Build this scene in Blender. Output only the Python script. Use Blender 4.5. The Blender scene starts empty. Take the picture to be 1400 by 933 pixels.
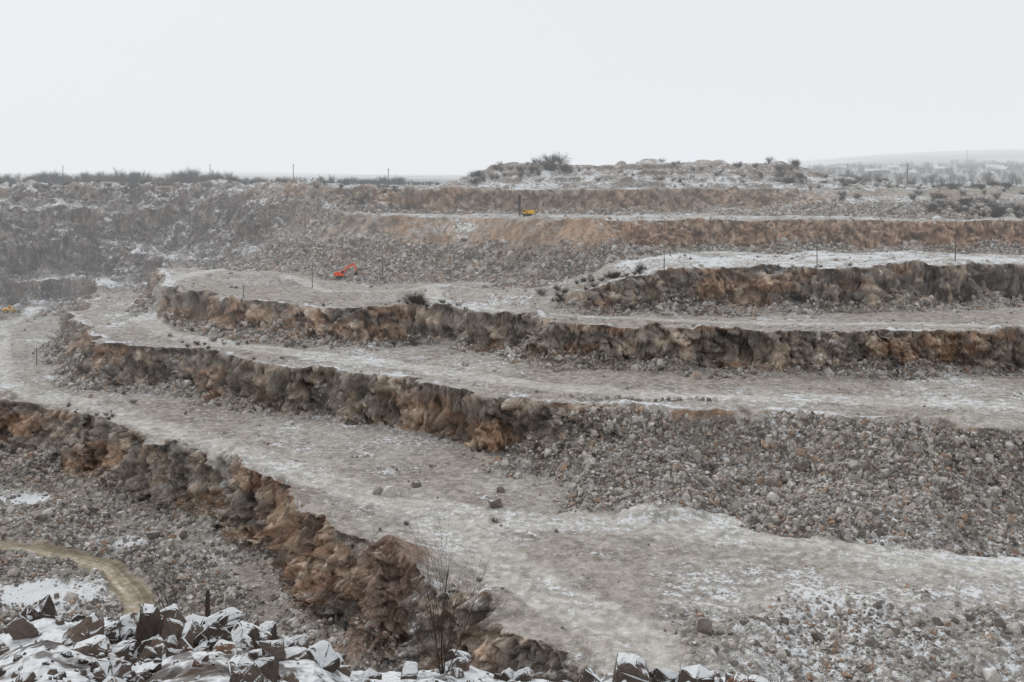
import bpy, bmesh, math, time
import numpy as np
from mathutils import Vector, Matrix
T0=time.time()
EYE=100.0
rs=np.random.RandomState(11)
TAB=rs.rand(512,512).astype(np.float32)*2-1
T3=rs.rand(64,64,64,4).astype(np.float32)
def S(x):
    x=np.clip(x,0,1); return x*x*(3-2*x)
def vn(x,y,s):
    x=x+s*17.31; y=y+s*7.77
    xi=np.floor(x); yi=np.floor(y)
    fx=(x-xi).astype(np.float32); fy=(y-yi).astype(np.float32)
    a=(xi.astype(np.int64)+s*37)&511; b=(yi.astype(np.int64)+s*91)&511
    a1=(a+1)&511; b1=(b+1)&511
    fx=fx*fx*fx*(fx*(fx*6-15)+10); fy=fy*fy*fy*(fy*(fy*6-15)+10)
    v0=TAB[a,b]*(1-fx)+TAB[a1,b]*fx
    v1=TAB[a,b1]*(1-fx)+TAB[a1,b1]*fx
    return v0*(1-fy)+v1*fy
def fbm(x,y,s,o=4,r=0.55):
    v=0;a=1;n=0
    for i in range(o):
        v=v+a*vn(x,y,s+i*3); n+=a; a*=r
        x,y=(x*0.8-y*0.6)*2.03,(x*0.6+y*0.8)*2.03
    return v/n
def cell3(p):
    b=np.floor(p).astype(np.int32)
    best=np.full(len(p),9.0,np.float32); val=np.zeros(len(p),np.float32); tl=np.zeros(len(p),np.float32)
    for i in(-1,0,1):
        for j in(-1,0,1):
            for k in(-1,0,1):
                c=b+np.array([i,j,k],np.int32)
                r=T3[c[:,0]&63,c[:,1]&63,c[:,2]&63]
                dv=p-(c+r[:,:3]); d=(dv**2).sum(1)
                m=d<best
                best=np.where(m,d,best); val=np.where(m,r[:,3],val)
                tl=np.where(m,(dv*(r[:,[1,2,0]]-.5)).sum(1),tl)
    return val,best,tl

def line_field(X,Y,pts,close):
    P=np.array(pts,np.float32)
    best=np.full(X.shape,1e12,np.float32)
    out=[np.zeros(X.shape,np.float32) for _ in range(P.shape[1]-2)]
    for i in range(len(P)-1):
        ax,ay=P[i,0],P[i,1]; dx=P[i+1,0]-ax; dy=P[i+1,1]-ay
        q=np.clip(((X-ax)*dx+(Y-ay)*dy)/(dx*dx+dy*dy),0,1)
        d=(X-ax-q*dx)**2+(Y-ay-q*dy)**2
        m=d<best; best=np.where(m,d,best)
        for n in range(len(out)):
            out[n]=np.where(m,P[i,2+n]+q*(P[i+1,2+n]-P[i,2+n]),out[n])
    poly=[(p[0],p[1]) for p in pts]+close
    ins=np.zeros(X.shape,bool)
    for i in range(len(poly)):
        x1,y1=poly[i]; x2,y2=poly[(i+1)%len(poly)]
        if y1==y2: continue
        c=((y1>Y)!=(y2>Y))&(X<(x2-x1)*(Y-y1)/(y2-y1)+x1)
        ins^=c
    return np.where(ins,1,-1)*np.sqrt(best),out
CL=[(-1500,-300),(1500,-300)]
# crest lines of the quarry benches: x, y, drop, width of face, talus fraction
PA=[(1500,700,13,90,.9),(500,640,13,90,.9),(300,600,13,90,.9),(200,590,13,70,.8),(130,580,13,40,.6),(90,572,13,16,.4),(60,565,13,12,.3),(0,562,13,12,.3),(-50,570,13,12,.3),(-85,582,13,20,.6),(-112,592,13,30,.85),(-135,608,13,30,.85),(-170,640,13,30,.8),(-200,655,13,30,.8),(-260,662,13,22,.6),(-330,660,13,28,.7),(-500,665,13,20,.6),(-1500,665,13,15,.5)]
AB=[(1500,480,14,14,.4),(500,470,14,14,.4),(300,455,14,12,.35),(230,462,14,12,.35),(175,480,14,12,.35),(140,485,14,12,.35),(100,476,14,12,.35),(70,480,14,14,.4),(35,478,20,30,.7),(0,498,27,36,.9),(-35,512,29,38,.9),(-71,530,29,36,.9),(-95,545,29,38,.9),(-110,562,29,38,.9),(-132,588,29,36,.85),(-165,618,29,34,.8),(-200,636,29,26,.65),(-260,630,29,24,.6),(-340,642,29,30,.75),(-500,640,29,24,.6),(-1500,640,29,16,.5)]
BC=[(1500,430,15,9,.3),(300,415,15,9,.3),(201,402,15,9,.3),(139,389,15,9,.3),(80,379,15,9,.3),(52,379,15,9,.3),(40,384,12,10,.5),(20,394,8,12,.7),(0,408,3,12,.8),(-20,430,1,12,.8),(-40,460,0,12,.8),(-60,470,0,12,.8),(-1500,630,0,12,.8)]
CD=[(1500,340,13,9,.3),(500,340,13,9,.3),(165,332,13,9,.3),(116,329,13,8,.2),(71,333,13,8,.2),(48,339,13,8,.2),(25,349,13,9,.25),(0,362,13,9,.25),(-16,368,13,9,.3),(-39,384,13,12,.35),(-60,388,13,12,.4),(-86,398,13,14,.5),(-125,437,13,11,.4),(-146,447,13,10,.4),(-162,470,13,8,.5),(-172,510,13,9,.5),(-190,570,13,9,.5),(-215,605,13,9,.5),(-270,622,13,9,.5),(-500,626,13,9,.5),(-1500,626,13,9,.5)]
DE=[(1500,230,15,42,1),(220,250,15,42,1),(131,262,15,42,1),(77,270,15,42,1),(55,274,15,40,.95),(30,279,15,36,.85),(12,282,15,22,.6),(-2,290,15,10,.3),(-10.6,296,15,8,.22),(-34,317,15,8,.22),(-59,329,15,8,.22),(-85,342,15,8,.25),(-119,370,15,9,.35),(-151,383,15,10,.4),(-170,410,15,11,.5),(-192,450,15,12,.6),(-205,490,15,12,.6),(-228,560,15,10,.5),(-250,592,15,10,.5),(-310,606,15,9,.5),(-500,610,15,9,.5),(-1500,610,15,9,.5)]
EF=[(60,60,18,14,.5),(30,110,18,14,.5),(20,150,18,14,.5),(15,163,18,15,.55),(10,173,18,15,.55),(0,185,18,15,.5),(-11,195,18,15,.5),(-20,204,18,15,.5),(-28,221,18,12,.3),(-45,240,18,11,.25),(-54,253,18,11,.25),(-80,280,18,12,.3),(-108,303,18,15,.45),(-142,331,18,20,.6),(-178,356,18,26,.7),(-260,400,18,28,.7),(-400,450,18,28,.7),(-1500,760,18,28,.7)]
LINES=[('PA',PA,CL),('AB',AB,CL),('BC',BC,CL),('CD',CD,CL),('DE',DE,CL),('EF',EF,[(-1500,-300),(60,-300)])]
ROADS={ # x, y
 'E':([(-268,575),(-262,520),(-222,440),(-192,383),(-132,336),(-85,297),(-51,263),(-24,243),(0,231),(25,229),(46,229)],6.0),
 'E2':([(-24,243),(-9,218),(3,195),(19,176),(23,150),(23,120)],7.0),
 'E3':([(40,224),(80,208),(120,203),(200,203)],6.0),
 'D':([(-150,520),(-158,490),(-163,452),(-137,405),(-77,362),(-34,338),(0,313),(32,297),(62,290),(103,288),(138,278),(200,270)],6.0),
 'C':([(-108,490),(-78,440),(-35,446),(-29,407),(-5,377),(25,363),(74,348),(121,343),(167,342),(260,342)],3.4),
 'A':([(-60,545),(12,525),(100,518),(200,512),(400,505)],5.0),
 'F':([(-200,290),(-132,265),(-113,260),(-98,250),(-86,234),(-80,220),(-82,203),(-100,180)],3.8)}
def road_field(X,Y,pts):
    P=np.array(pts,np.float32); best=np.full(X.shape,1e12,np.float32); sg=np.zeros(X.shape,np.float32); al=np.zeros(X.shape,np.float32); acc=0
    for i in range(len(P)-1):
        ax,ay=P[i]; dx,dy=P[i+1]-P[i]; L=math.hypot(dx,dy)
        q=np.clip(((X-ax)*dx+(Y-ay)*dy)/(L*L),0,1)
        ex=X-ax-q*dx; ey=Y-ay-q*dy
        d=ex*ex+ey*ey; m=d<best
        best=np.where(m,d,best); sg=np.where(m,np.sign(dx*ey-dy*ex),sg); al=np.where(m,acc+q*L,al); acc+=L
    return sg*np.sqrt(best),al
RU=[-400,0,60,110,170,220,260,300,350,380,430,480,560,640,700,850,960,1040,1120,1400,1800]
RV=[875,868,850,860,875,862,852,852,866,886,890,912,912,910,930,924,926,938,955,965,975]
def terrain(X,Y,full=False):
    X=X.astype(np.float32);Y=Y.astype(np.float32)
    fade=np.clip((Y-60)/60,0,1)
    west=S((-100-X)/60)*S((Y-500)/50)
    wx=(6*vn(X/50,Y/50,1)+5.2*vn(X/17,Y/17,2)+2.6*vn(X/7,Y/7,3)+.5*vn(X/2.4,Y/2.4,4)+9*west*vn(X/33,Y/33,81))*fade
    wy=(6*vn(X/50,Y/50,5)+5.2*vn(X/17,Y/17,6)+2.6*vn(X/7,Y/7,7)+.5*vn(X/2.4,Y/2.4,8)+9*west*vn(X/33,Y/33,82))*fade
    XW=X+wx; YW=Y+wy
    h=8+0.9*vn(X/60,Y/60,9)*S((Y-540)/60)+0.4*vn(X/14,Y/14,10)
    # knoll
    kx=S((X+55)/60)*(1-S((X-140)/130)); ky=S((YW-592)/55)*(1-S((Y-760)/140))
    k=kx*ky*(0.85+.28*vn(X/40,Y/40,12)+.2*vn(X/12,Y/12,13)); kk=k*4
    k=0.5*k+0.5*(np.floor(kk)+S((kk-np.floor(kk))*2.2))/4
    h=h-15.5*k
    h=h-4.0*np.exp(-((X+112)**2/900+(Y-612)**2/600))
    t=X/Y
    h=h-S((Y-1100)/3600)*(90*S((t-.08)/.42)+14+8*vn(X/900,Y/900,14))
    h=h-13*S((Y-900)/600)*S((t-.15)/.2)
    steep=np.zeros_like(h); rub=np.zeros_like(h); sds={}
    kn=.2*vn(X/20,Y/20,15)+.24*vn(X/47,Y/47,17)
    xr=1-S((XW-5)/60)
    for n,pts,cl in LINES:
        sd,(dr,wd,kf)=line_field(XW,YW,pts,cl)
        if n=='AB': dr=14+13*xr
        if n=='BC': dr=15-13*xr
        kf=np.clip(kf+kn,.12,1)
        wd=wd*(1+.3*vn(X/30,Y/30,16))
        s=sd/wd
        up=np.clip(s/.34,0,1)
        led=.5+.32*vn(X/9,Y/9,84); 
        st2=led*S(up*2.0)+(1-led)*S((up-.5)*2.0)
        lm=S(.35+1.3*vn(X/13,Y/13,85))
        fu=lm*st2+(1-lm)*(.75*up+.25*S(up))
        f=(1-kf)*fu+kf*(1-(1-np.clip(s,0,1))**1.4)
        h=h+dr*f
        w=np.clip((dr-2)/6,0,1)
        # broken, uneven crest
        h=h-w*S((s+.9)/.5)*S((.15-s)/.2)*(1-.6*(n=='DE'))*np.maximum(0,1.6*vn(X/8,Y/8,91)+.7*vn(X/3,Y/3,92))
        steep=np.maximum(steep,S((s+.03)/.08)*S((.75-s)/.3)*np.clip((.95-kf)/.35,0,1)*w)
        rub=np.maximum(rub,S((s-.2)/.3)*S((1.4-s)/.35)*np.clip(kf*1.6,0,1)*w)
        sds[n]=sd
    rub=np.maximum(rub,S((sds['EF']-14)/6)*.95)
    rub=np.maximum(rub,.75*S((190-Y+6*vn(X/12,Y/12,18))/12)*S((X-24)/8))
    pl=S(sds['DE']/5)*S((52-sds['DE']+5*vn(X/9,Y/9,86))/8)*S((X-6)/14)
    rub=np.maximum(rub,pl)
    road=np.zeros_like(h); rst=np.zeros_like(h); rF=0
    for n,(pts,hw) in ROADS.items():
        d,al=road_field(X,Y,pts)
        m=S((hw*1.25-np.abs(d)+1.4*vn(X/7,Y/7,19))/(hw*.6))
        st=.6*vn(d*.8,al*.03,20)+.4*vn(d*2.1,al*.04,21)
        rst=np.where(m>road,st,rst); road=np.maximum(road,m)
        if n=='F': rF=m
    lowF=S(sds['EF']/6)
    road=road*np.where(lowF>.5,rF,1)
    fp_=np.exp(-((X+108)**2/260+(Y-234)**2/70))+.9*np.exp(-((X+142)**2/200+(Y-302)**2/40))+.6*np.exp(-((X+100)**2/60+(Y-268)**2/30))
    rub=rub*(1-road)*(1-.8*np.clip(fp_,0,1)*lowF); steep=steep*(1-.5*road)
    am=np.abs(vn(X/4,Y/4,24))
    h=h-rub*(1.5*vn(X/11,Y/11,22)+1.0*vn(X/4.5,Y/4.5,23)+.7*(1-am)*1+.4*vn(X/1.6,Y/1.6,25))
    h=h-pl*(2.8*vn(X/19,Y/19,87)+.8)
    mg=np.exp(-((X+26)**2/110+(Y-203)**2/90)); h=h-6*mg
    h=h-(1-road)*(1-rub)*.3*vn(X/5,Y/5,26)-(1-road)*.15*vn(X/1.8,Y/1.8,27)*(Y<700)
    h=h-west*(2.4*vn(X/13,Y/13,88)+1.8*vn(X/5,Y/5,89))
    hr=18*(np.interp(t*1400+700,RU,RV).astype(np.float32)-240)/1400
    hn=np.where(Y<18,hr-.3*(18-Y),hr+(Y-18)*1.15)
    hn=hn-.14*vn(X/1.3,Y/1.3,28)-.07*vn(X/.45,Y/.45,29)-.018*vn(X/.13,Y/.13,30)-np.clip((Y-25)/20,0,1)*2*vn(X/9,Y/9,31)
    near=hn<h
    h=np.minimum(h,hn)
    if not full: return h
    return h,dict(steep=steep*(~near),rub=np.where(near,.3,rub),road=road*(~near),rst=rst,near=near,sds=sds,mg=mg,rF=rF*lowF,knoll=kx*ky,pile=pl,west=west,fp=np.clip(fp_,0,1)*lowF)

# ---------------- terrain mesh: one sheet, adaptive rows ----------------
NC=1300; tt=np.linspace(-.7,.7,NC); NM=960
tc=np.linspace(-.7,.7,260)
Df=140*(700/140)**np.linspace(0,1,1500)
Xc=tc[None,:]*Df[:,None]; Yc=np.repeat(Df[:,None],260,1)
hs=terrain(Xc,Yc)
cost=(np.diff(Df)[:,None]*.42+np.abs(np.diff(hs,axis=0)))/Df[1:,None]
kern=np.ones(9)/9
cost=np.apply_along_axis(lambda v:np.convolve(v,kern,'same'),1,np.pad(cost,((0,0),(0,0)),'edge'))+1e-5
cost=cost+.00025
cum=np.vstack([np.zeros((1,260)),np.cumsum(cost,0)])
DM=np.zeros((NM,260))
for c in range(260):
    DM[:,c]=np.interp(np.linspace(0,cum[-1,c],NM),cum[:,c],Df)
Dmain=np.zeros((NM,NC))
for r in range(NM): Dmain[r]=np.interp(tt,tc,DM[r])
near=np.linspace(6,26,180); mid=np.linspace(27,139,34); far=700*(9000/700)**(np.linspace(0,1,121)[1:])
D=np.vstack([np.repeat(near[:,None],NC,1),np.repeat(mid[:,None],NC,1),Dmain,np.repeat(far[:,None],NC,1)])
R=D.shape[0]
X=D*tt[None,:]; Y=D
h,M=terrain(X,Y,True)
P=np.stack([X,Y,EYE-h],-1).astype(np.float32)
def normals(P):
    a=np.gradient(P,axis=1); b=np.gradient(P,axis=0)
    n=np.cross(a,b); n/=np.linalg.norm(n,axis=-1,keepdims=True)+1e-9
    return n
N=normals(P)
Ns=N.copy()
for _ in range(4):
    Ns[1:-1,1:-1]=(Ns[1:-1,1:-1]*2+Ns[:-2,1:-1]+Ns[2:,1:-1]+Ns[1:-1,:-2]+Ns[1:-1,2:])/6
Ns[...,2]*=.3
Ns/=np.linalg.norm(Ns,axis=-1,keepdims=True)+.15
st=M['steep']; mk=(st>.03)&(Y<720)
pp=P[mk]; q=pp.copy()
q[:,0]+=1.0*vn(pp[:,0]/3,pp[:,2]/3,40)+.45*pp[:,2]; q[:,1]+=1.0*vn(pp[:,0]/3,pp[:,2]/3,41); q[:,2]+=1.0*vn(pp[:,0]/4,pp[:,1]/4,42)
v0,d0,t0=cell3((q*np.array([1/9.,1/9.,1/8.])+11).astype(np.float32))
v1,d1,t1=cell3((q*np.array([1/4.,1/4.,1/4.6])).astype(np.float32))
v2,d2,t2=cell3((q*np.array([1/1.8,1/1.8,1/1.5])+31).astype(np.float32))
nf=pp[:,1]<330
v3=np.full(len(pp),.5,np.float32); t3=np.zeros(len(pp),np.float32)
a_,b__,c_=cell3((q[nf]*np.array([1/.8,1/.8,1/.7])+57).astype(np.float32)); v3[nf]=a_; t3[nf]=c_
cellv=np.full(X.shape,.5,np.float32); cell2=np.full(X.shape,.5,np.float32); cell0=cell2.copy(); c3=cell2.copy()
cellv[mk]=v1; cell2[mk]=v2; cell0[mk]=v0; c3[mk]=v3
amp=(2.4*(v0-.5)+5*t0+2.8*(v1-.5)+5.5*t1+1.9*(v2-.5)+3.0*t2+.8*(v3-.5)+1.2*t3-.6*d1)*st[mk]
P[mk]+=Ns[mk]*amp[:,None]
N=normals(P); nz=np.abs(N[...,2])
print('terrain',time.time()-T0)
# ---------------- colours (albedo) ----------------
def L(*c): return np.array(c,np.float32)
def mix(a,b,m): return a*(1-m[...,None])+b*m[...,None]
one=np.ones(X.shape,np.float32)
lo=fbm(X/38,Y/38,50,3); me=fbm(X/9,Y/9,54,4); fi=fbm(X/1.7,Y/1.7,60,3)
floor=mix(one[...,None]*L(.42,.378,.34),L(.29,.247,.212),S(.4+1.3*me+.5*lo))
floor=mix(floor,L(.50,.47,.435),S(.35+1.2*lo-.5*me)*.5)
rubc=mix(one[...,None]*L(.30,.27,.243),L(.21,.178,.152),S(.45+1.2*me))
rz=P[...,2]
rr=fbm(X/20,rz/9+Y/40,66,3); r2=fbm(X/6,rz/5+Y/9,70,3)
rock=mix(one[...,None]*L(.25,.212,.182),L(.37,.215,.13),S((rr-.08)*3.5+.2)*.65)
rock=mix(rock,L(.46,.365,.28),S((r2-.10)*4)*.65)
rock=mix(rock,L(.135,.122,.112),S((-r2-.1)*4)*.6)
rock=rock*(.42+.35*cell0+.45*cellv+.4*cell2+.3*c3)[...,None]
wz=S((M['sds']['PA']+5)/10)*S((15-M['sds']['AB'])/10)
orange=wz*S((X+70)/40)
rock=mix(rock,L(.48,.345,.25)*(.7+.6*cell2)[...,None],orange*.6)
ob=S((M['sds']['AB']+2)/5)*S((18-M['sds']['AB'])/6)*S((X-30)/20)
rock=mix(rock,L(.47,.295,.20)*(.65+.7*cell2)[...,None],ob*.6)
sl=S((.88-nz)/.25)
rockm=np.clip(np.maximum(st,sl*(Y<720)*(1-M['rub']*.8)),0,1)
col=mix(floor,rubc,M['rub'])
slopeAB=S((M['sds']['AB'])/8)*S((48-M['sds']['AB'])/10)*S((40-X)/20)*S((X+125)/20)
col=mix(col,L(.30,.252,.21),slopeAB*.7)
col=mix(col,L(.34,.245,.185),slopeAB*S(rr*3+.2)*.5)
col=mix(col,L(.34,.312,.285),M['pile']*.6)
col=mix(col,L(.30,.24,.195),M['pile']*S(me*3+lo)*.6)
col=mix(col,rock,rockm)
west=S((-110-X)/60)*S((Y-520)/50)*S((M['sds']['PA']+3)/6)
col=mix(col,L(.15,.122,.11)*(.5+1.0*cellv)[...,None],west*.7)
col=mix(col,L(.21,.145,.115),west*S((me-.12)*4)*.4)
roadc=mix(one[...,None]*L(.58,.55,.505),L(.45,.41,.36),S(.4+1.1*M['rst']))
roadc=mix(roadc,L(.38,.32,.23)*(1+.55*M['rst'])[...,None],M['rF'])
col=mix(col,roadc,M['road']*.9)
col=mix(col,L(.28,.20,.155),S((M['mg']-.25)*3)*.9)
plain=S(-M['sds']['PA']/6)
col=mix(col,L(.17,.135,.105),plain*.8)
col=mix(col,L(.33,.24,.185),plain*M['knoll']*S((me)*3+.5)*.9)
col=mix(col,L(.06,.05,.045)*one[...,None],plain*S((fbm(X/60,Y/25,90,3)-.05)*5)*S((X-150)/80)*.8)
col=mix(col,L(.11,.085,.07),M['near'].astype(np.float32))
farm=S((Y-900)/400); col=mix(col,L(.16,.15,.14),farm*.9)
fp=S((fbm(X/260,Y/500,95,3)-.0)*7); col=mix(col,L(.40,.40,.40),farm*fp*.8)
col=col*(.88+.35*fi)[...,None]
col=np.clip(col,.02,.8)
# snow cover amount
sn=.27+.28*lo+.38*me
sn=sn+.10*M['rub']
sn=np.where(M['road']>.3,.36+.22*M['rst']+.3*lo+.25*me,sn)
Bf=S(M['sds']['AB']-16)*S(-M['sds']['BC']/4)*S((X-30)/20)
sn=np.maximum(sn,Bf*(.60+.5*me))
for nme in('CD','DE','BC'):
    sd=M['sds'][nme]; lip=S((sd+6)/3)*S((-sd+1)/2)
    sn=np.maximum(sn,lip*(.44+.6*me+.3*lo))
Aw=S((M['sds']['PA']-12)/4)*S(-M['sds']['AB']/4)
sn=np.maximum(sn,Aw*(.45+.4*me))
sn=np.maximum(sn,plain*(.52+.5*me+.1*lo)*(1-.2*M['knoll']))
sn=np.maximum(sn,west*(.48+.5*me))
br=S((215-Y)/30)*S((X-20)/10); sn=np.where(br>.2,sn+.14*br,sn)
Fm=S((M['sds']['EF']-18)/5)
sn=np.where(Fm>.5,.31+.3*me+.9*M['fp']*(1-M['rF']),sn)
sn=sn-.22*S((M['mg']-.2)*3)
sn=np.where(M['rF']>.3,.2+.3*M['rst'],sn)
sn=np.where(M['near'],.76+.4*fbm(X/.8,Y/.8,77,4),sn)
sn=np.clip(sn,0,1)
sn=sn-.33*S((.82-nz)/.35)
sn=np.where(farm>.3,.3,sn)
gr=np.clip(.2+.75*M['rub']+.1*rockm-.3*M['road'],0.05,1)
gr=np.where(Y>800,0,gr)

def link(o,parent=None):
    bpy.context.scene.collection.objects.link(o)
    if parent: o.parent=parent
    return o
def grid_mesh(name,P):
    R,C,_=P.shape
    me_=bpy.data.meshes.new(name)
    me_.vertices.add(R*C); me_.vertices.foreach_set('co',P.reshape(-1).astype(np.float32))
    idx=np.arange(R*C,dtype=np.int32).reshape(R,C)
    f=np.stack([idx[:-1,:-1],idx[:-1,1:],idx[1:,1:],idx[1:,:-1]],-1).reshape(-1,4)
    n=len(f)
    me_.loops.add(n*4); me_.loops.foreach_set('vertex_index',f.reshape(-1))
    me_.polygons.add(n); me_.polygons.foreach_set('loop_start',np.arange(0,n*4,4,dtype=np.int32))
    me_.polygons.foreach_set('loop_total',np.full(n,4,np.int32))
    me_.update(calc_edges=True)
    return me_
tm=grid_mesh('quarry_terrain',P)
a=tm.attributes.new('Col','FLOAT_COLOR','POINT')
a.data.foreach_set('color',np.concatenate([col,np.ones(col.shape[:2]+(1,))],-1).astype(np.float32).reshape(-1))
for nme,arr in(('snow',sn),('grav',gr)):
    a=tm.attributes.new(nme,'FLOAT','POINT'); a.data.foreach_set('value',np.asarray(arr,np.float32).reshape(-1))
ter=link(bpy.data.objects.new('quarry_terrain',tm))
print('mesh',time.time()-T0)
# ---------------- materials ----------------
def newmat(name):
    m=bpy.data.materials.new(name); m.use_nodes=True; nt=m.node_tree
    b=nt.nodes['Principled BSDF']; b.inputs['Roughness'].default_value=.9
    b.inputs['Specular IOR Level'].default_value=0.0
    return m,nt,b
class NT:
    def __init__(s,nt): s.nt=nt
    def n(s,t,**k):
        x=s.nt.nodes.new(t)
        for a,b in k.items(): setattr(x,a,b)
        return x
    def l(s,a,b): s.nt.links.new(a,b)
    def math(s,op,a,b=None,c=None,clamp=False):
        x=s.n('ShaderNodeMath',operation=op); x.use_clamp=clamp
        for i,v in enumerate((a,b,c)):
            if v is None: continue
            if isinstance(v,(int,float)): x.inputs[i].default_value=v
            else: s.l(v,x.inputs[i])
        return x.outputs[0]
    def noise(s,vec,sc,det=4,ro=.6):
        x=s.n('ShaderNodeTexNoise'); x.inputs['Scale'].default_value=sc; x.inputs['Detail'].default_value=det; x.inputs['Roughness'].default_value=ro
        s.l(vec,x.inputs['Vector']); return x.outputs[0]
    def mixc(s,f,a,b,bt='MIX'):
        x=s.n('ShaderNodeMix',data_type='RGBA',blend_type=bt)
        for i,v in((0,f),(6,a),(7,b)):
            if isinstance(v,(int,float)): x.inputs[i].default_value=v
            elif isinstance(v,tuple): x.inputs[i].default_value=v
            else: s.l(v,x.inputs[i])
        return x.outputs[2]
    def ramp(s,v,a,b):
        x=s.n('ShaderNodeMapRange',interpolation_type='SMOOTHSTEP'); s.l(v,x.inputs[0]); x.inputs[1].default_value=a; x.inputs[2].default_value=b
        return x.outputs[0]
SNOW=(.76,.78,.80,1)
m,nt,b=newmat('quarry_ground'); g=NT(nt)
nt.nodes.remove(b); b=g.n('ShaderNodeBsdfDiffuse'); g.l(b.outputs[0],nt.nodes['Material Output'].inputs[0])
co=g.n('ShaderNodeTexCoord').outputs['Object']
ac=g.n('ShaderNodeAttribute',attribute_name='Col').outputs['Color']
asn=g.n('ShaderNodeAttribute',attribute_name='snow').outputs['Fac']
agr=g.n('ShaderNodeAttribute',attribute_name='grav').outputs['Fac']
n1=g.noise(co,.5,5,.68); n2=g.noise(co,2.6,2,.65)
vo=g.n('ShaderNodeTexVoronoi'); vo.inputs['Scale'].default_value=1.3; g.l(co,vo.inputs['Vector'])
vs=g.n('ShaderNodeSeparateColor'); g.l(vo.outputs['Color'],vs.inputs[0])
vb=g.math('MULTIPLY_ADD',vs.outputs[0],1.1,.45)
vbm=g.math('MULTIPLY_ADD',g.math('SUBTRACT',vb,1.0),agr,1.0)
nb=g.math('MULTIPLY_ADD',n2,.8,.6)
nb=g.math('MULTIPLY',nb,g.math('MULTIPLY_ADD',n1,1.0,.5))
fac=g.math('MULTIPLY',vbm,nb)
cm=g.n('ShaderNodeVectorMath',operation='SCALE'); g.l(ac,cm.inputs[0]); g.l(fac,cm.inputs['Scale'])
sv=g.math('ADD',asn,g.math('MULTIPLY',g.math('SUBTRACT',n1,.5),1.5))
sv=g.math('ADD',sv,g.math('MULTIPLY',g.math('SUBTRACT',n2,.5),.9))
sv=g.math('ADD',sv,g.math('MULTIPLY',g.math('SUBTRACT',vs.outputs[1],.5),.3))
smk=g.ramp(sv,.46,.74)
thin=g.ramp(sv,.15,.6)
smk=g.math('MAXIMUM',g.math('MULTIPLY',smk,.93),g.math('MULTIPLY',thin,.2))
g.l(g.mixc(smk,cm.outputs[0],SNOW),b.inputs['Color'])
hb=g.math('MULTIPLY',g.math('MULTIPLY',vo.outputs['Distance'],agr),-.9)
hb=g.math('ADD',hb,g.math('MULTIPLY',n2,.5)); hb=g.math('ADD',hb,g.math('MULTIPLY',n1,.8))
bp=g.n('ShaderNodeBump'); bp.inputs['Strength'].default_value=.9; bp.inputs['Distance'].default_value=.6
g.l(hb,bp.inputs['Height']); g.l(bp.outputs[0],b.inputs['Normal'])
tm.materials.append(m)

def rockmat(name,ca,cb,cc,snowlo,snowhi,sc,bumpd,wsc=.9):
    m,nt,b=newmat(name); g=NT(nt)
    nt.nodes.remove(b); b=g.n('ShaderNodeBsdfDiffuse'); g.l(b.outputs[0],nt.nodes['Material Output'].inputs[0])
    co=g.n('ShaderNodeTexCoord').outputs['Object']; oi=g.n('ShaderNodeObjectInfo')
    ge=g.n('ShaderNodeNewGeometry'); 
    n1=g.noise(co,sc,4,.65)
    c=g.mixc(g.ramp(oi.outputs['Random'],.1,.75),ca,cb)
    c=g.mixc(g.ramp(oi.outputs['Random'],.88,.95),c,cc)
    s=g.n('ShaderNodeVectorMath',operation='SCALE'); g.l(c,s.inputs[0]); g.l(g.math('MULTIPLY_ADD',n1,1.3,.35),s.inputs['Scale'])
    wn=g.noise(ge.outputs['Position'],wsc,2,.6)
    sp=g.n('ShaderNodeSeparateXYZ'); g.l(ge.outputs['Normal'],sp.inputs[0])
    v=g.math('ADD',sp.outputs[2],g.math('MULTIPLY',g.math('SUBTRACT',n1,.5),.7))
    v=g.math('ADD',v,g.math('MULTIPLY',g.math('SUBTRACT',wn,.5),1.2))
    k=g.math('MULTIPLY',g.ramp(v,snowlo,snowhi),.9)
    g.l(g.mixc(k,s.outputs[0],SNOW),b.inputs['Color'])
    bp=g.n('ShaderNodeBump'); bp.inputs['Strength'].default_value=.7; bp.inputs['Distance'].default_value=bumpd
    g.l(n1,bp.inputs['Height']); g.l(bp.outputs[0],b.inputs['Normal'])
    return m
rubmat=rockmat('rubble_rock',(.18,.157,.14,1),(.48,.445,.41,1),(.34,.24,.18,1),.86,1.25,2.5,.1)
fgmat=rockmat('foreground_rock',(.075,.062,.055,1),(.16,.125,.105,1),(.20,.115,.08,1),.62,.74,5,.05,2.0)
def simple(name,c,rough=.6,var=.25,sc=3):
    m,nt,b=newmat(name); g=NT(nt); b.inputs['Roughness'].default_value=rough
    co=g.n('ShaderNodeTexCoord').outputs['Object']; n1=g.noise(co,sc,4,.6)
    s=g.n('ShaderNodeVectorMath',operation='SCALE'); s.inputs[0].default_value=c; g.l(g.math('MULTIPLY_ADD',n1,2*var,1-var),s.inputs['Scale'])
    g.l(s.outputs[0],b.inputs['Base Color']); return m
bark=simple('bark',(.07,.055,.045),.9); barkfar=simple('bark_far',(.075,.062,.054),.9)
wood=simple('pole_wood',(.10,.08,.065),.9)
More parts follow.
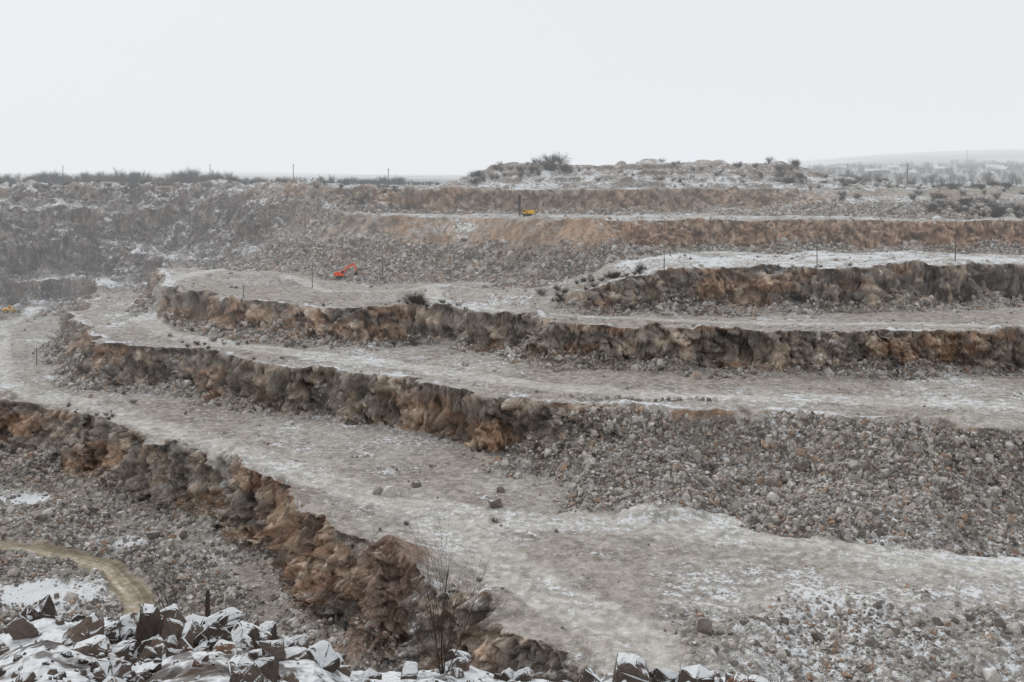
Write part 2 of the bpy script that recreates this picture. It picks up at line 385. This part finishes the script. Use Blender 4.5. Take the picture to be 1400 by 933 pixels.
# ---------------- rocks, instancing ----------------
def hull_rock(name,n,mat,seed,sub=False):
    r=np.random.RandomState(seed); bm=bmesh.new()
    dims=np.array([1,r.uniform(.65,.95),r.uniform(.5,.8)])
    for i in range(n):
        v=r.uniform(-1,1,3); v=v/np.max(np.abs(v))**.75/max(.8,np.linalg.norm(v)**.35); bm.verts.new(v*dims*.6)
    res=bmesh.ops.convex_hull(bm,input=bm.verts[:])
    bmesh.ops.delete(bm,geom=[e for e in res['geom_interior'] if isinstance(e,bmesh.types.BMVert)],context='VERTS')
    if sub:
        bmesh.ops.bevel(bm,geom=bm.edges[:],offset=.035,segments=1,affect='EDGES')
        bmesh.ops.triangulate(bm,faces=bm.faces[:])
        bmesh.ops.subdivide_edges(bm,edges=bm.edges[:],cuts=1)
        for v in bm.verts:
            v.co+=Vector(r.uniform(-.018,.018,3))
    mm=bpy.data.meshes.new(name); bm.to_mesh(mm); bm.free(); mm.materials.append(mat)
    return bpy.data.objects.new(name,mm)
def coll(name,objs):
    c=bpy.data.collections.new(name)
    for o in objs: c.objects.link(o)
    return c
rubc_=coll('rubble_rock_shapes',[hull_rock('rubble_rock_shape',11+i,rubmat,i) for i in range(7)])
fgc_=coll('foreground_rock_shapes',[hull_rock('foreground_rock_shape',14+i,fgmat,50+i,True) for i in range(8)])
def scatter(name,pts,rot,scl,c):
    mm=bpy.data.meshes.new(name); n=len(pts); mm.vertices.add(n); mm.vertices.foreach_set('co',np.asarray(pts,np.float32).reshape(-1))
    for an,ar in(('rot',rot),('scl',scl)):
        a=mm.attributes.new(an,'FLOAT_VECTOR','POINT'); a.data.foreach_set('vector',np.asarray(ar,np.float32).reshape(-1))
    o=link(bpy.data.objects.new(name,mm))
    ng=bpy.data.node_groups.new(name+'_nodes','GeometryNodeTree')
    ng.interface.new_socket('Geometry',in_out='INPUT',socket_type='NodeSocketGeometry')
    ng.interface.new_socket('Geometry',in_out='OUTPUT',socket_type='NodeSocketGeometry')
    gi=ng.nodes.new('NodeGroupInput'); go=ng.nodes.new('NodeGroupOutput')
    ip=ng.nodes.new('GeometryNodeInstanceOnPoints'); ci=ng.nodes.new('GeometryNodeCollectionInfo')
    ci.inputs['Collection'].default_value=c; ci.inputs['Separate Children'].default_value=True; ci.inputs['Reset Children'].default_value=True
    ip.inputs['Pick Instance'].default_value=True
    na=ng.nodes.new('GeometryNodeInputNamedAttribute'); na.data_type='FLOAT_VECTOR'; na.inputs[0].default_value='rot'
    nb=ng.nodes.new('GeometryNodeInputNamedAttribute'); nb.data_type='FLOAT_VECTOR'; nb.inputs[0].default_value='scl'
    er=ng.nodes.new('FunctionNodeEulerToRotation')
    lk=ng.links.new
    lk(gi.outputs[0],ip.inputs['Points']); lk(ci.outputs[0],ip.inputs['Instance']); lk(na.outputs[0],er.inputs[0]); lk(er.outputs[0],ip.inputs['Rotation']); lk(nb.outputs[0],ip.inputs['Scale']); lk(ip.outputs[0],go.inputs[0])
    md=o.modifiers.new('scatter','NODES'); md.node_group=ng
    return o
dD=np.abs(np.gradient(D,axis=0)); area=(D*(1.4/NC)*dD)
def sample(W,n,seed):
    r=np.random.RandomState(seed); c=np.cumsum((W*area).reshape(-1).astype(np.float64)); i=np.searchsorted(c,r.rand(n)*c[-1])
    i=np.clip(i,0,R*NC-1)
    return P.reshape(-1,3)[i].copy(),i,r
W=(M['rub']*(~M['near'])*(.3+1.2*S(me*2+.5))+.7*M['pile']+.016+.04*st)*(Y>140)*(Y<560)*(1-M['road'])*(1-.9*M['fp'])*(np.abs(tt)[None,:]<.62)
pts,i,r=sample(W,85000,3)
s=.38*np.exp(r.normal(0,.5,len(pts)))*np.sqrt(pts[:,1]/230)
s=s*np.where(M['rub'].reshape(-1)[i]<.25,.6,1)
s=np.clip(s,.15,2.1)
pts[:,2]+=s*.15
scatter('rubble',pts,r.uniform(0,6.28,(len(pts),3)),np.stack([s*1.5]*3,-1),rubc_)
W=((M['rub']*.6+.02)*(Y>140)*(Y<520)*(~M['near'])*(1-M['road'])*(nz>.6))
pts,i,r=sample(W,800,5); s=np.clip(.9*np.exp(r.normal(0,.35,len(pts))),.6,2.6); pts[:,2]+=s*.2
bs=list(zip(pts,s))
def ground(x,y):
    c=int(round((x/y+.7)/1.4*(NC-1))); c=max(0,min(NC-1,c)); rr_=int(np.argmin(np.abs(D[:,c]-y)))
    return float(P[rr_,c,2])
for k_ in range(24):
    x=13+k_*1.9+rs.uniform(-.6,.6); y=287.5-.05*(x-13)+rs.uniform(-.6,.6); s_=rs.uniform(.8,1.3); bs.append((np.array([x,y,ground(x,y)+.3]),s_))
for (x,y,s_) in [(-30,250,3.0),(-26,249,2.2),(-4,240,2.6),(-33,251,2),(-3,252,1.8),(57,318,2.2),(62,319,1.6),(-24,257,1.8),(90,262,1.5)]:
    bs.append((np.array([x,y,ground(x,y)+.4]),s_))
scatter('boulders',[q[0] for q in bs],np.random.RandomState(9).uniform(0,6.28,(len(bs),3)),[[q[1]*1.3]*3 for q in bs],rubc_)
# foreground rocks
uu=(tt*1400+700)[None,:]*np.ones(X.shape)
dens=np.interp(uu,[-300,0,90,150,360,420,560,640,820,860,1040,1100,1500],[.3,.3,.5,1.3,1.3,.8,.5,.2,.2,.6,.5,.1,.1])
W=(M['near']&(Y<20)&(Y>8))*dens*(.1+S(fbm(X/1.2,Y/1.2,83,2)*2.5+.3))
pts,i,r=sample(W,2200,7); s=np.clip(.065*np.exp(r.normal(0,.8,len(pts))),.02,.34); pts[:,2]+=s*.1
big=[]
for (u,dd,s_) in [(205,16.5,.55),(270,17.6,.6),(300,17.2,.4),(235,17.5,.42),(345,17.6,.4),(330,16.4,.35),(150,17.0,.4),(115,16.2,.42),(62,17.6,.4),(35,16.6,.35),(405,17.2,.35),(440,16.4,.38),(505,17.4,.3),(560,17.2,.28),(870,17.5,.5),(950,17.3,.5),(1015,17.2,.34),(1040,17.6,.3),(620,17.5,.28),(265,16.0,.4),(180,17.6,.45),(370,16.3,.3),(905,17.8,.35)]:
    x=(u-700)/1400*dd; big.append(([x,dd,ground(x,dd)+s_*.12],s_))
pts=np.vstack([pts,np.array([q[0] for q in big])]); s=np.concatenate([s,np.array([q[1] for q in big])])
scl=np.stack([s*1.4*r.uniform(.8,1.2,len(s)) for _ in range(3)],-1)
rot=r.uniform(0,6.28,(len(pts),3))
scatter('foreground_rocks',pts,rot,scl,fgc_)
# ---------------- vegetation ----------------
def tube(V,F,a,b_,r0,r1):
    d=(b_-a); 
    if d.length<1e-6: return
    z=d.normalized(); x=z.orthogonal().normalized(); y=z.cross(x); n=len(V)
    for c,rad in((a,r0),(b_,r1)):
        for k in range(3):
            an=k*2.0944; V.append(c+x*math.cos(an)*rad+y*math.sin(an)*rad)
    for k in range(3): F.append((n+k,n+(k+1)%3,n+3+(k+1)%3,n+3+k))
def grow(V,F,r,p,d,ln,rad,dep,spread,up,kids):
    segs=3 if dep>0 else 2; q=p.copy(); dd=d.copy(); rr=rad
    for s_ in range(segs):
        dd=(dd+Vector(r.normal(0,.13,3))+Vector((0,0,up))).normalized(); q2=q+dd*ln/segs; r2=rr*.8
        tube(V,F,q,q2,rr,r2)
        if dep>0:
            for k in range(kids if s_>0 else max(1,kids-1)):
                nd=(dd+Vector(r.normal(0,spread,3))).normalized()
                grow(V,F,r,q.lerp(q2,r.uniform(.3,1)),nd,ln*r.uniform(.45,.7),r2*.6,dep-1,spread,up,kids)
        q=q2; rr=r2
def shrub(name,seed,stems,ht,rad,dep,spread,lean,mat,kids=2,up=.06):
    r=np.random.RandomState(seed); V=[];F=[]
    for i in range(stems):
        a=r.uniform(0,6.28); d=Vector((math.cos(a)*lean*r.uniform(.2,1),math.sin(a)*lean*r.uniform(.2,1),1)).normalized()
        grow(V,F,r,Vector((math.cos(a)*.05*ht*lean,math.sin(a)*.05*ht*lean,-.03*ht)),d,ht*r.uniform(.6,1),rad,dep,spread,up,kids)
    mm=bpy.data.meshes.new(name); mm.from_pydata([tuple(v) for v in V],[],F); mm.materials.append(mat)
    return bpy.data.objects.new(name,mm)
def place(o,x,y,dz=0,rz=0):
    o.location=(x,y,ground(x,y)+dz); o.rotation_euler[2]=rz; return link(o)
def ux(u,d): return (u-700)/1400*d
place(shrub('bare_shrub',1,6,1.9,.013,3,.28,.14,bark,2),ux(605,17.3),17.3,-.1)
place(shrub('bare_shrub',2,5,1.1,.010,3,.33,.25,bark,2),ux(238,17.8),17.8,-.1)
place(shrub('bare_shrub',3,4,.7,.006,2,.4,.5,bark,2),ux(1120,17.6),17.6,-.1)
place(shrub('bare_shrub',4,4,.6,.005,2,.4,.5,bark,2),ux(1060,17.6),17.6,-.1)
for k_,(u_,hh) in enumerate([(40,.35),(60,.3),(680,.4),(700,.35),(720,.3),(750,.3),(1180,.7),(1220,.6),(1300,.6),(1360,.6),(1150,.6),(430,.35),(380,.3),(155,.5)]):
    place(shrub('dry_weed',20+k_,4,hh,.0035,1,.4,.4,bark,2),ux(u_,17.5),17.5,-.04)
bush=[shrub('bush_shape',30+i,12,1.0,.026,2,.55,1.0,barkfar,3,.03) for i in range(4)]
tree=[shrub('tree_shape',40+i,3,1.0,.024,3,.38,.35,barkfar,3,.05) for i in range(4)]
bc=coll('bush_shapes',bush); tcn=coll('tree_shapes',tree)
def scat_list(name,L_,c,seed):
    r=np.random.RandomState(seed)
    pts=[(x,y,ground(x,y)-.1) for x,y,s_ in L_]; rot=np.stack([np.zeros(len(L_)),np.zeros(len(L_)),r.uniform(0,6.28,len(L_))],-1)
    scl=[[s_*r.uniform(1,1.5),s_*r.uniform(1,1.5),s_] for x,y,s_ in L_]
    scatter(name,pts,rot,scl,c)
r=np.random.RandomState(21)
Lt=[]
for i in range(1000):
    u_=r.uniform(-250,600); dd=r.uniform(740,900); q_=vn(np.array([u_/40.]),np.array([3.3]),5)[0]
    f_=1 if u_<360 else .6
    Lt.append((ux(u_,dd),dd,f_*r.uniform(4,7.5)*(1+.4*q_)))
for i in range(650):
    u_=r.uniform(1060,1650); dd=r.uniform(750,2100); Lt.append((ux(u_,dd),dd,r.uniform(4,8.5)))
scat_list('distant_tree_line',Lt,tcn,22)
Lb=[]
for (u0,u1,d0,d1,n,s0,s1) in [(645,680,612,640,9,2,4),(725,785,618,650,14,2.5,6),(680,730,618,650,10,1.5,3),(790,1090,610,690,50,1,2.4),(1040,1100,600,640,14,2,4),(1150,1420,560,660,90,1.2,3.4),(1270,1420,500,560,60,1.5,4),(0,400,650,700,130,.8,2.8),(400,560,575,610,30,.8,2.2),(560,585,388,394,7,2.2,4),(720,900,380,398,26,1,2.6),(530,640,375,400,14,.8,1.8),(140,460,330,400,20,.6,1.4),(1000,1400,385,398,16,.7,1.6),(0,200,325,360,14,.5,1.2),(430,700,170,230,14,.4,1.0),(230,330,380,430,12,.8,1.8),(900,1150,585,640,30,1,2.5)]:
    for i in range(n):
        dd=r.uniform(d0,d1); u_=r.uniform(u0,u1); Lb.append((ux(u_,dd),dd,r.uniform(s0,s1)))
scat_list('scrub_bushes',Lb,bc,23)
# ---------------- poles ----------------
def pole(x,y,ht,arm=True,rad=.16):
    bm=bmesh.new()
    bmesh.ops.create_cone(bm,cap_ends=True,segments=8,radius1=rad,radius2=rad*.65,depth=ht+1,matrix=Matrix.Translation((0,0,(ht-1)/2)))
    if arm:
        bmesh.ops.create_cube(bm,size=1,matrix=Matrix.Translation((0,.14,ht-.7))@Matrix.Diagonal((2.0,.12,.14,1)))
        for k in(-.85,0.0,.85):
            bmesh.ops.create_cone(bm,cap_ends=True,segments=6,radius1=.07,radius2=.05,depth=.3,matrix=Matrix.Translation((k,.14,ht-.48 if k else ht+.15)))
    mm=bpy.data.meshes.new('utility_pole'); bm.to_mesh(mm); bm.free(); mm.materials.append(wood)
    o=bpy.data.objects.new('utility_pole',mm); place(o,x,y,0,rs.uniform(-.4,.4))
for (u_,d_,ht) in [(427,455,11),(523,470,8),(908,381,10),(1117,400,9),(1306,405,10),(1241,640,13),(86,800,15),(287,780,15),(401,720,15),(531,640,12),(1160,700,9),(1322,1300,30),(333,420,5),(50,420,7)]:
    pole(ux(u_,d_),d_,ht,True,.2 if d_<500 else .3)
# ---------------- machines ----------------
def pbox(parent,name,size,loc,mat,rot=(0,0,0),bev=.05):
    bm=bmesh.new(); bmesh.ops.create_cube(bm,size=1,matrix=Matrix.Diagonal((*size,1)))
    bmesh.ops.bevel(bm,geom=bm.edges[:],offset=min(bev,min(size)*.3),segments=2,affect='EDGES')
    mm=bpy.data.meshes.new(name); bm.to_mesh(mm); bm.free(); mm.materials.append(mat)
    o=bpy.data.objects.new(name,mm); o.location=loc; o.rotation_euler=rot; return link(o,parent)
def pprism(parent,name,prof,w,y,mat):
    bm=bmesh.new(); a=[bm.verts.new((p[0],-w/2,p[1])) for p in prof]; c=[bm.verts.new((p[0],w/2,p[1])) for p in prof]
    bm.faces.new(a); bm.faces.new(c[::-1]); n=len(prof)
    for k in range(n): bm.faces.new((a[k],c[k],c[(k+1)%n],a[(k+1)%n]))
    bmesh.ops.recalc_face_normals(bm,faces=bm.faces[:])
    mm=bpy.data.meshes.new(name); bm.to_mesh(mm); bm.free(); mm.materials.append(mat)
    o=bpy.data.objects.new(name,mm); o.location=(0,y,0); return link(o,parent)
def pcyl(parent,name,rad,dep,loc,mat,rot=(math.pi/2,0,0)):
    bm=bmesh.new(); bmesh.ops.create_cone(bm,cap_ends=True,segments=20,radius1=rad,radius2=rad,depth=dep)
    mm=bpy.data.meshes.new(name); bm.to_mesh(mm); bm.free(); mm.materials.append(mat)
    o=bpy.data.objects.new(name,mm); o.location=loc; o.rotation_euler=rot; return link(o,parent)
def empty(name,x,y,rz,sc=1,dz=0):
    e=bpy.data.objects.new(name,None); link(e); e.location=(x,y,ground(x,y)+dz); e.rotation_euler[2]=rz; e.scale=(sc,)*3; return e
orange_=simple('orange_paint',(.80,.10,.02),.45); yellow=simple('yellow_paint',(.80,.45,.02),.45); dark=simple('dark_steel',(.03,.03,.03),.6); glass=simple('cab_glass',(.03,.04,.05),.1); steel=simple('grey_steel',(.12,.12,.12),.5); rubber=simple('rubber',(.02,.02,.02),.8)
TR=[(-2.2,.35),(-1.9,0),(1.9,0),(2.2,.35),(2.2,.65),(1.9,1.0),(-1.9,1.0),(-2.2,.65)]
def tracks(e,w=1.3):
    for k,y in enumerate((-w,w)):
        pprism(e,'track_%d'%k,TR,.6,y,rubber)
        for j in range(5): pcyl(e,'track_roller',.3,.66,(-1.6+j*.8,y,.45),steel)
    pbox(e,'undercarriage',(2.4,2*w-.6,.5),(0,0,.75),dark)
e=empty('excavator',ux(466,474),474,.12,1.08,.2)
tracks(e)
pbox(e,'house',(3.6,2.7,1.2),(-.5,0,1.85),orange_); pbox(e,'counterweight',(1.0,2.6,1.3),(-2.5,0,1.9),orange_,bev=.25)
pbox(e,'engine_hood',(1.7,1.5,.45),(-1.2,.3,2.65),orange_)
pbox(e,'cab',(1.5,1.0,1.7),(.7,-.8,2.7),orange_,bev=.12); pbox(e,'cab_window',(1.2,.04,.9),(.72,-1.32,2.9),glass); pbox(e,'windscreen',(.04,.8,1.0),(1.47,-.8,2.9),glass)
pprism(e,'boom',[(.6,2.1),(1.1,1.8),(2.6,4.3),(5.6,5.9),(5.7,6.4),(5.3,6.5),(2.1,4.9)],.55,.25,orange_)
pprism(e,'stick',[(5.1,6.6),(5.9,6.7),(6.9,3.1),(6.6,2.95),(5.5,5.6)],.42,.25,orange_)
pprism(e,'bucket',[(6.9,3.2),(6.4,2.9),(5.6,2.2),(5.6,1.5),(6.3,1.2),(7.0,1.6),(7.1,2.4)],1.1,.25,dark)
pprism(e,'boom_cylinder',[(1.6,2.0),(1.75,1.9),(3.6,4.6),(3.4,4.7)],.2,-.15,steel)
pprism(e,'stick_cylinder',[(3.2,5.5),(3.3,5.7),(5.3,6.9),(5.2,6.6)],.2,.25,steel)
e=empty('drill_rig',ux(721,514),514,math.pi,1.1,.5)
tracks(e,1.2)
pbox(e,'deck',(6.6,2.6,.35),(-.3,0,1.25),dark)
pbox(e,'engine_housing',(3.2,2.3,1.5),(-1.8,0,2.15),yellow,bev=.1); pbox(e,'radiator_grille',(.05,1.8,1.0),(-3.42,0,2.15),dark)
pbox(e,'cab',(1.4,1.3,1.9),(1.4,.6,2.35),yellow,bev=.1); pbox(e,'cab_window',(1.0,.04,.9),(1.4,1.27,2.65),glass); pbox(e,'windscreen',(.04,1.0,.9),(2.11,.6,2.65),glass)
pbox(e,'dust_collector',(.9,1.0,1.5),(.1,-.6,2.2),yellow); pcyl(e,'exhaust',.08,.9,(-1,.5,3.3),dark,(0,0,0))
for ix in(0,1):
    for iy in(0,1): pbox(e,'mast_rail',(.2,.2,9.6),(3.1+ix*.9,-.45+iy*.9,5.3),dark)
pbox(e,'mast_feed_beam',(.35,.3,9.4),(3.55,.1,5.3),dark)
for k in range(13):
    z=.8+k*.74
    pbox(e,'mast_brace',(.9,.12,.12),(3.55,-.45,z),dark,(0,.8 if k%2 else -.8,0)); pbox(e,'mast_rung',(.8,.8,.1),(3.55,0,z+.35),dark)
pcyl(e,'drill_rod',.14,9,(3.55,0,4.6),steel,(0,0,0)); pbox(e,'rotary_head',(.7,.7,.9),(3.55,0,7.2),steel)
pprism(e,'mast_brace_arm',[(1.8,1.4),(2.1,1.4),(3.2,4.6),(3.0,4.7)],.2,-.5,dark)
e=empty('wheel_loader',ux(14,560),560,.2,1.15,.2)
for k,(x,y) in enumerate([(-1.6,-1.2),(-1.6,1.2),(1.6,-1.2),(1.6,1.2)]):
    pcyl(e,'wheel_%d'%k,.85,.6,(x,y,.85),rubber); pcyl(e,'hub_%d'%k,.4,.64,(x,y,.85),yellow)
pbox(e,'rear_body',(2.8,1.7,1.3),(-1.7,0,1.75),yellow,bev=.15); pbox(e,'front_frame',(1.8,1.1,.9),(1.2,0,1.3),yellow)
pbox(e,'cab',(1.4,1.5,1.6),(-.1,0,2.8),yellow,bev=.1); pbox(e,'cab_window',(1.1,1.54,.9),(-.1,0,2.95),glass)
pprism(e,'lift_arm',[(1.0,1.9),(1.2,1.6),(3.4,.5),(3.5,.8)],.9,0,yellow)
pprism(e,'bucket',[(3.3,.2),(4.6,.15),(4.7,.25),(3.8,.5),(3.6,1.1),(3.9,1.5),(3.3,1.3)],2.8,0,steel)
# ---------------- village ----------------
wallm=simple('house_wall',(.42,.40,.37),.9); roofm=simple('snowy_roof',(.6,.6,.62),.9); roofd=simple('slate_roof',(.13,.11,.10),.8)
r=np.random.RandomState(5)
for k_ in range(22):
    d_=r.uniform(1150,1700); u_=r.uniform(1150,1420); w_=r.uniform(11,20); hh=r.uniform(3.5,5.5)
    e=empty('village_house',ux(u_,d_),d_,r.uniform(-.5,.5),1,0)
    pbox(e,'walls',(w_,8,hh+1),(0,0,hh/2-.5),wallm)
    pr=pprism(e,'roof',[(-4.8,hh),(4.8,hh),(0,hh+3)],w_+1,0,roofm if k_%3 else roofd); pr.rotation_euler[2]=math.pi/2
    for j in range(3): pbox(e,'window_%d'%j,(1.2,.1,1.3),(-w_*.3+j*w_*.3,-4.05,hh*.5),glass)
    pbox(e,'door',(1.0,.12,2.0),(w_*.42,-4.05,1.0),dark); pbox(e,'chimney',(.7,.7,1.4),(w_*.2,1,hh+2.8),wallm)
bm=bmesh.new(); bmesh.ops.create_cone(bm,cap_ends=True,segments=7,radius1=.05,radius2=.035,depth=.7,matrix=Matrix.Translation((0,0,.3)))
mm=bpy.data.meshes.new('wooden_stake'); bm.to_mesh(mm); bm.free(); mm.materials.append(bark)
place(bpy.data.objects.new('wooden_stake',mm),ux(284,17.9),17.9,0)
# ---------------- haze: emission in place of scattered light, over the far pit and plain ----------------
SKY=(.82,.85,.88)
bm=bmesh.new(); bmesh.ops.create_cube(bm,size=1)
mm=bpy.data.meshes.new('haze'); bm.to_mesh(mm); bm.free()
hz=link(bpy.data.objects.new('haze',mm)); hz.scale=(20000,10650,500); hz.location=(0,350+5325,90)
m=bpy.data.materials.new('haze'); m.use_nodes=True; nt=m.node_tree; nt.nodes.clear(); g=NT(nt)
out=g.n('ShaderNodeOutputMaterial'); ab=g.n('ShaderNodeVolumeAbsorption'); em=g.n('ShaderNodeEmission'); ad=g.n('ShaderNodeAddShader')
DN=1/2000
ab.inputs['Color'].default_value=(0,0,0,1); ab.inputs['Density'].default_value=DN
em.inputs['Color'].default_value=(*SKY,1); em.inputs['Strength'].default_value=DN
g.l(ab.outputs[0],ad.inputs[0]); g.l(em.outputs[0],ad.inputs[1]); g.l(ad.outputs[0],out.inputs['Volume'])
mm.materials.append(m)
# ---------------- world, sun, camera ----------------
w=bpy.data.worlds.new('World'); bpy.context.scene.world=w; w.use_nodes=True; nt=w.node_tree; g=NT(nt)
bg=nt.nodes['Background']; sk=g.n('ShaderNodeTexSky',sky_type='NISHITA'); sk.sun_disc=False
sk.sun_elevation=math.radians(38); sk.sun_rotation=math.radians(-40)
hs_=g.n('ShaderNodeHueSaturation'); hs_.inputs['Saturation'].default_value=.1; g.l(sk.outputs[0],hs_.inputs['Color'])
c=g.mixc(.88,hs_.outputs[0],(8.3,8.55,8.8,1)); g.l(c,bg.inputs['Color']); bg.inputs['Strength'].default_value=.1
sd=bpy.data.lights.new('sun','SUN'); sd.energy=1.2; sd.angle=math.radians(15); sd.color=(1,.98,.94)
so=link(bpy.data.objects.new('sun',sd)); az=math.radians(-40); el=math.radians(38)
dv=Vector((math.sin(az)*math.cos(el),math.cos(az)*math.cos(el),math.sin(el))); so.rotation_euler=dv.to_track_quat('Z','Y').to_euler()
cd=bpy.data.cameras.new('camera'); cam=link(bpy.data.objects.new('camera',cd)); cam.location=(0,0,EYE); cam.rotation_euler=(math.pi/2,0,0)
cd.lens=36; cd.sensor_width=36; cd.shift_y=-(466.5-240)/1400; cd.clip_end=20000; cd.clip_start=.5
sc=bpy.context.scene; sc.camera=cam
sc.view_settings.view_transform='Standard'; sc.view_settings.look='None'; sc.view_settings.exposure=0
print('done',time.time()-T0)
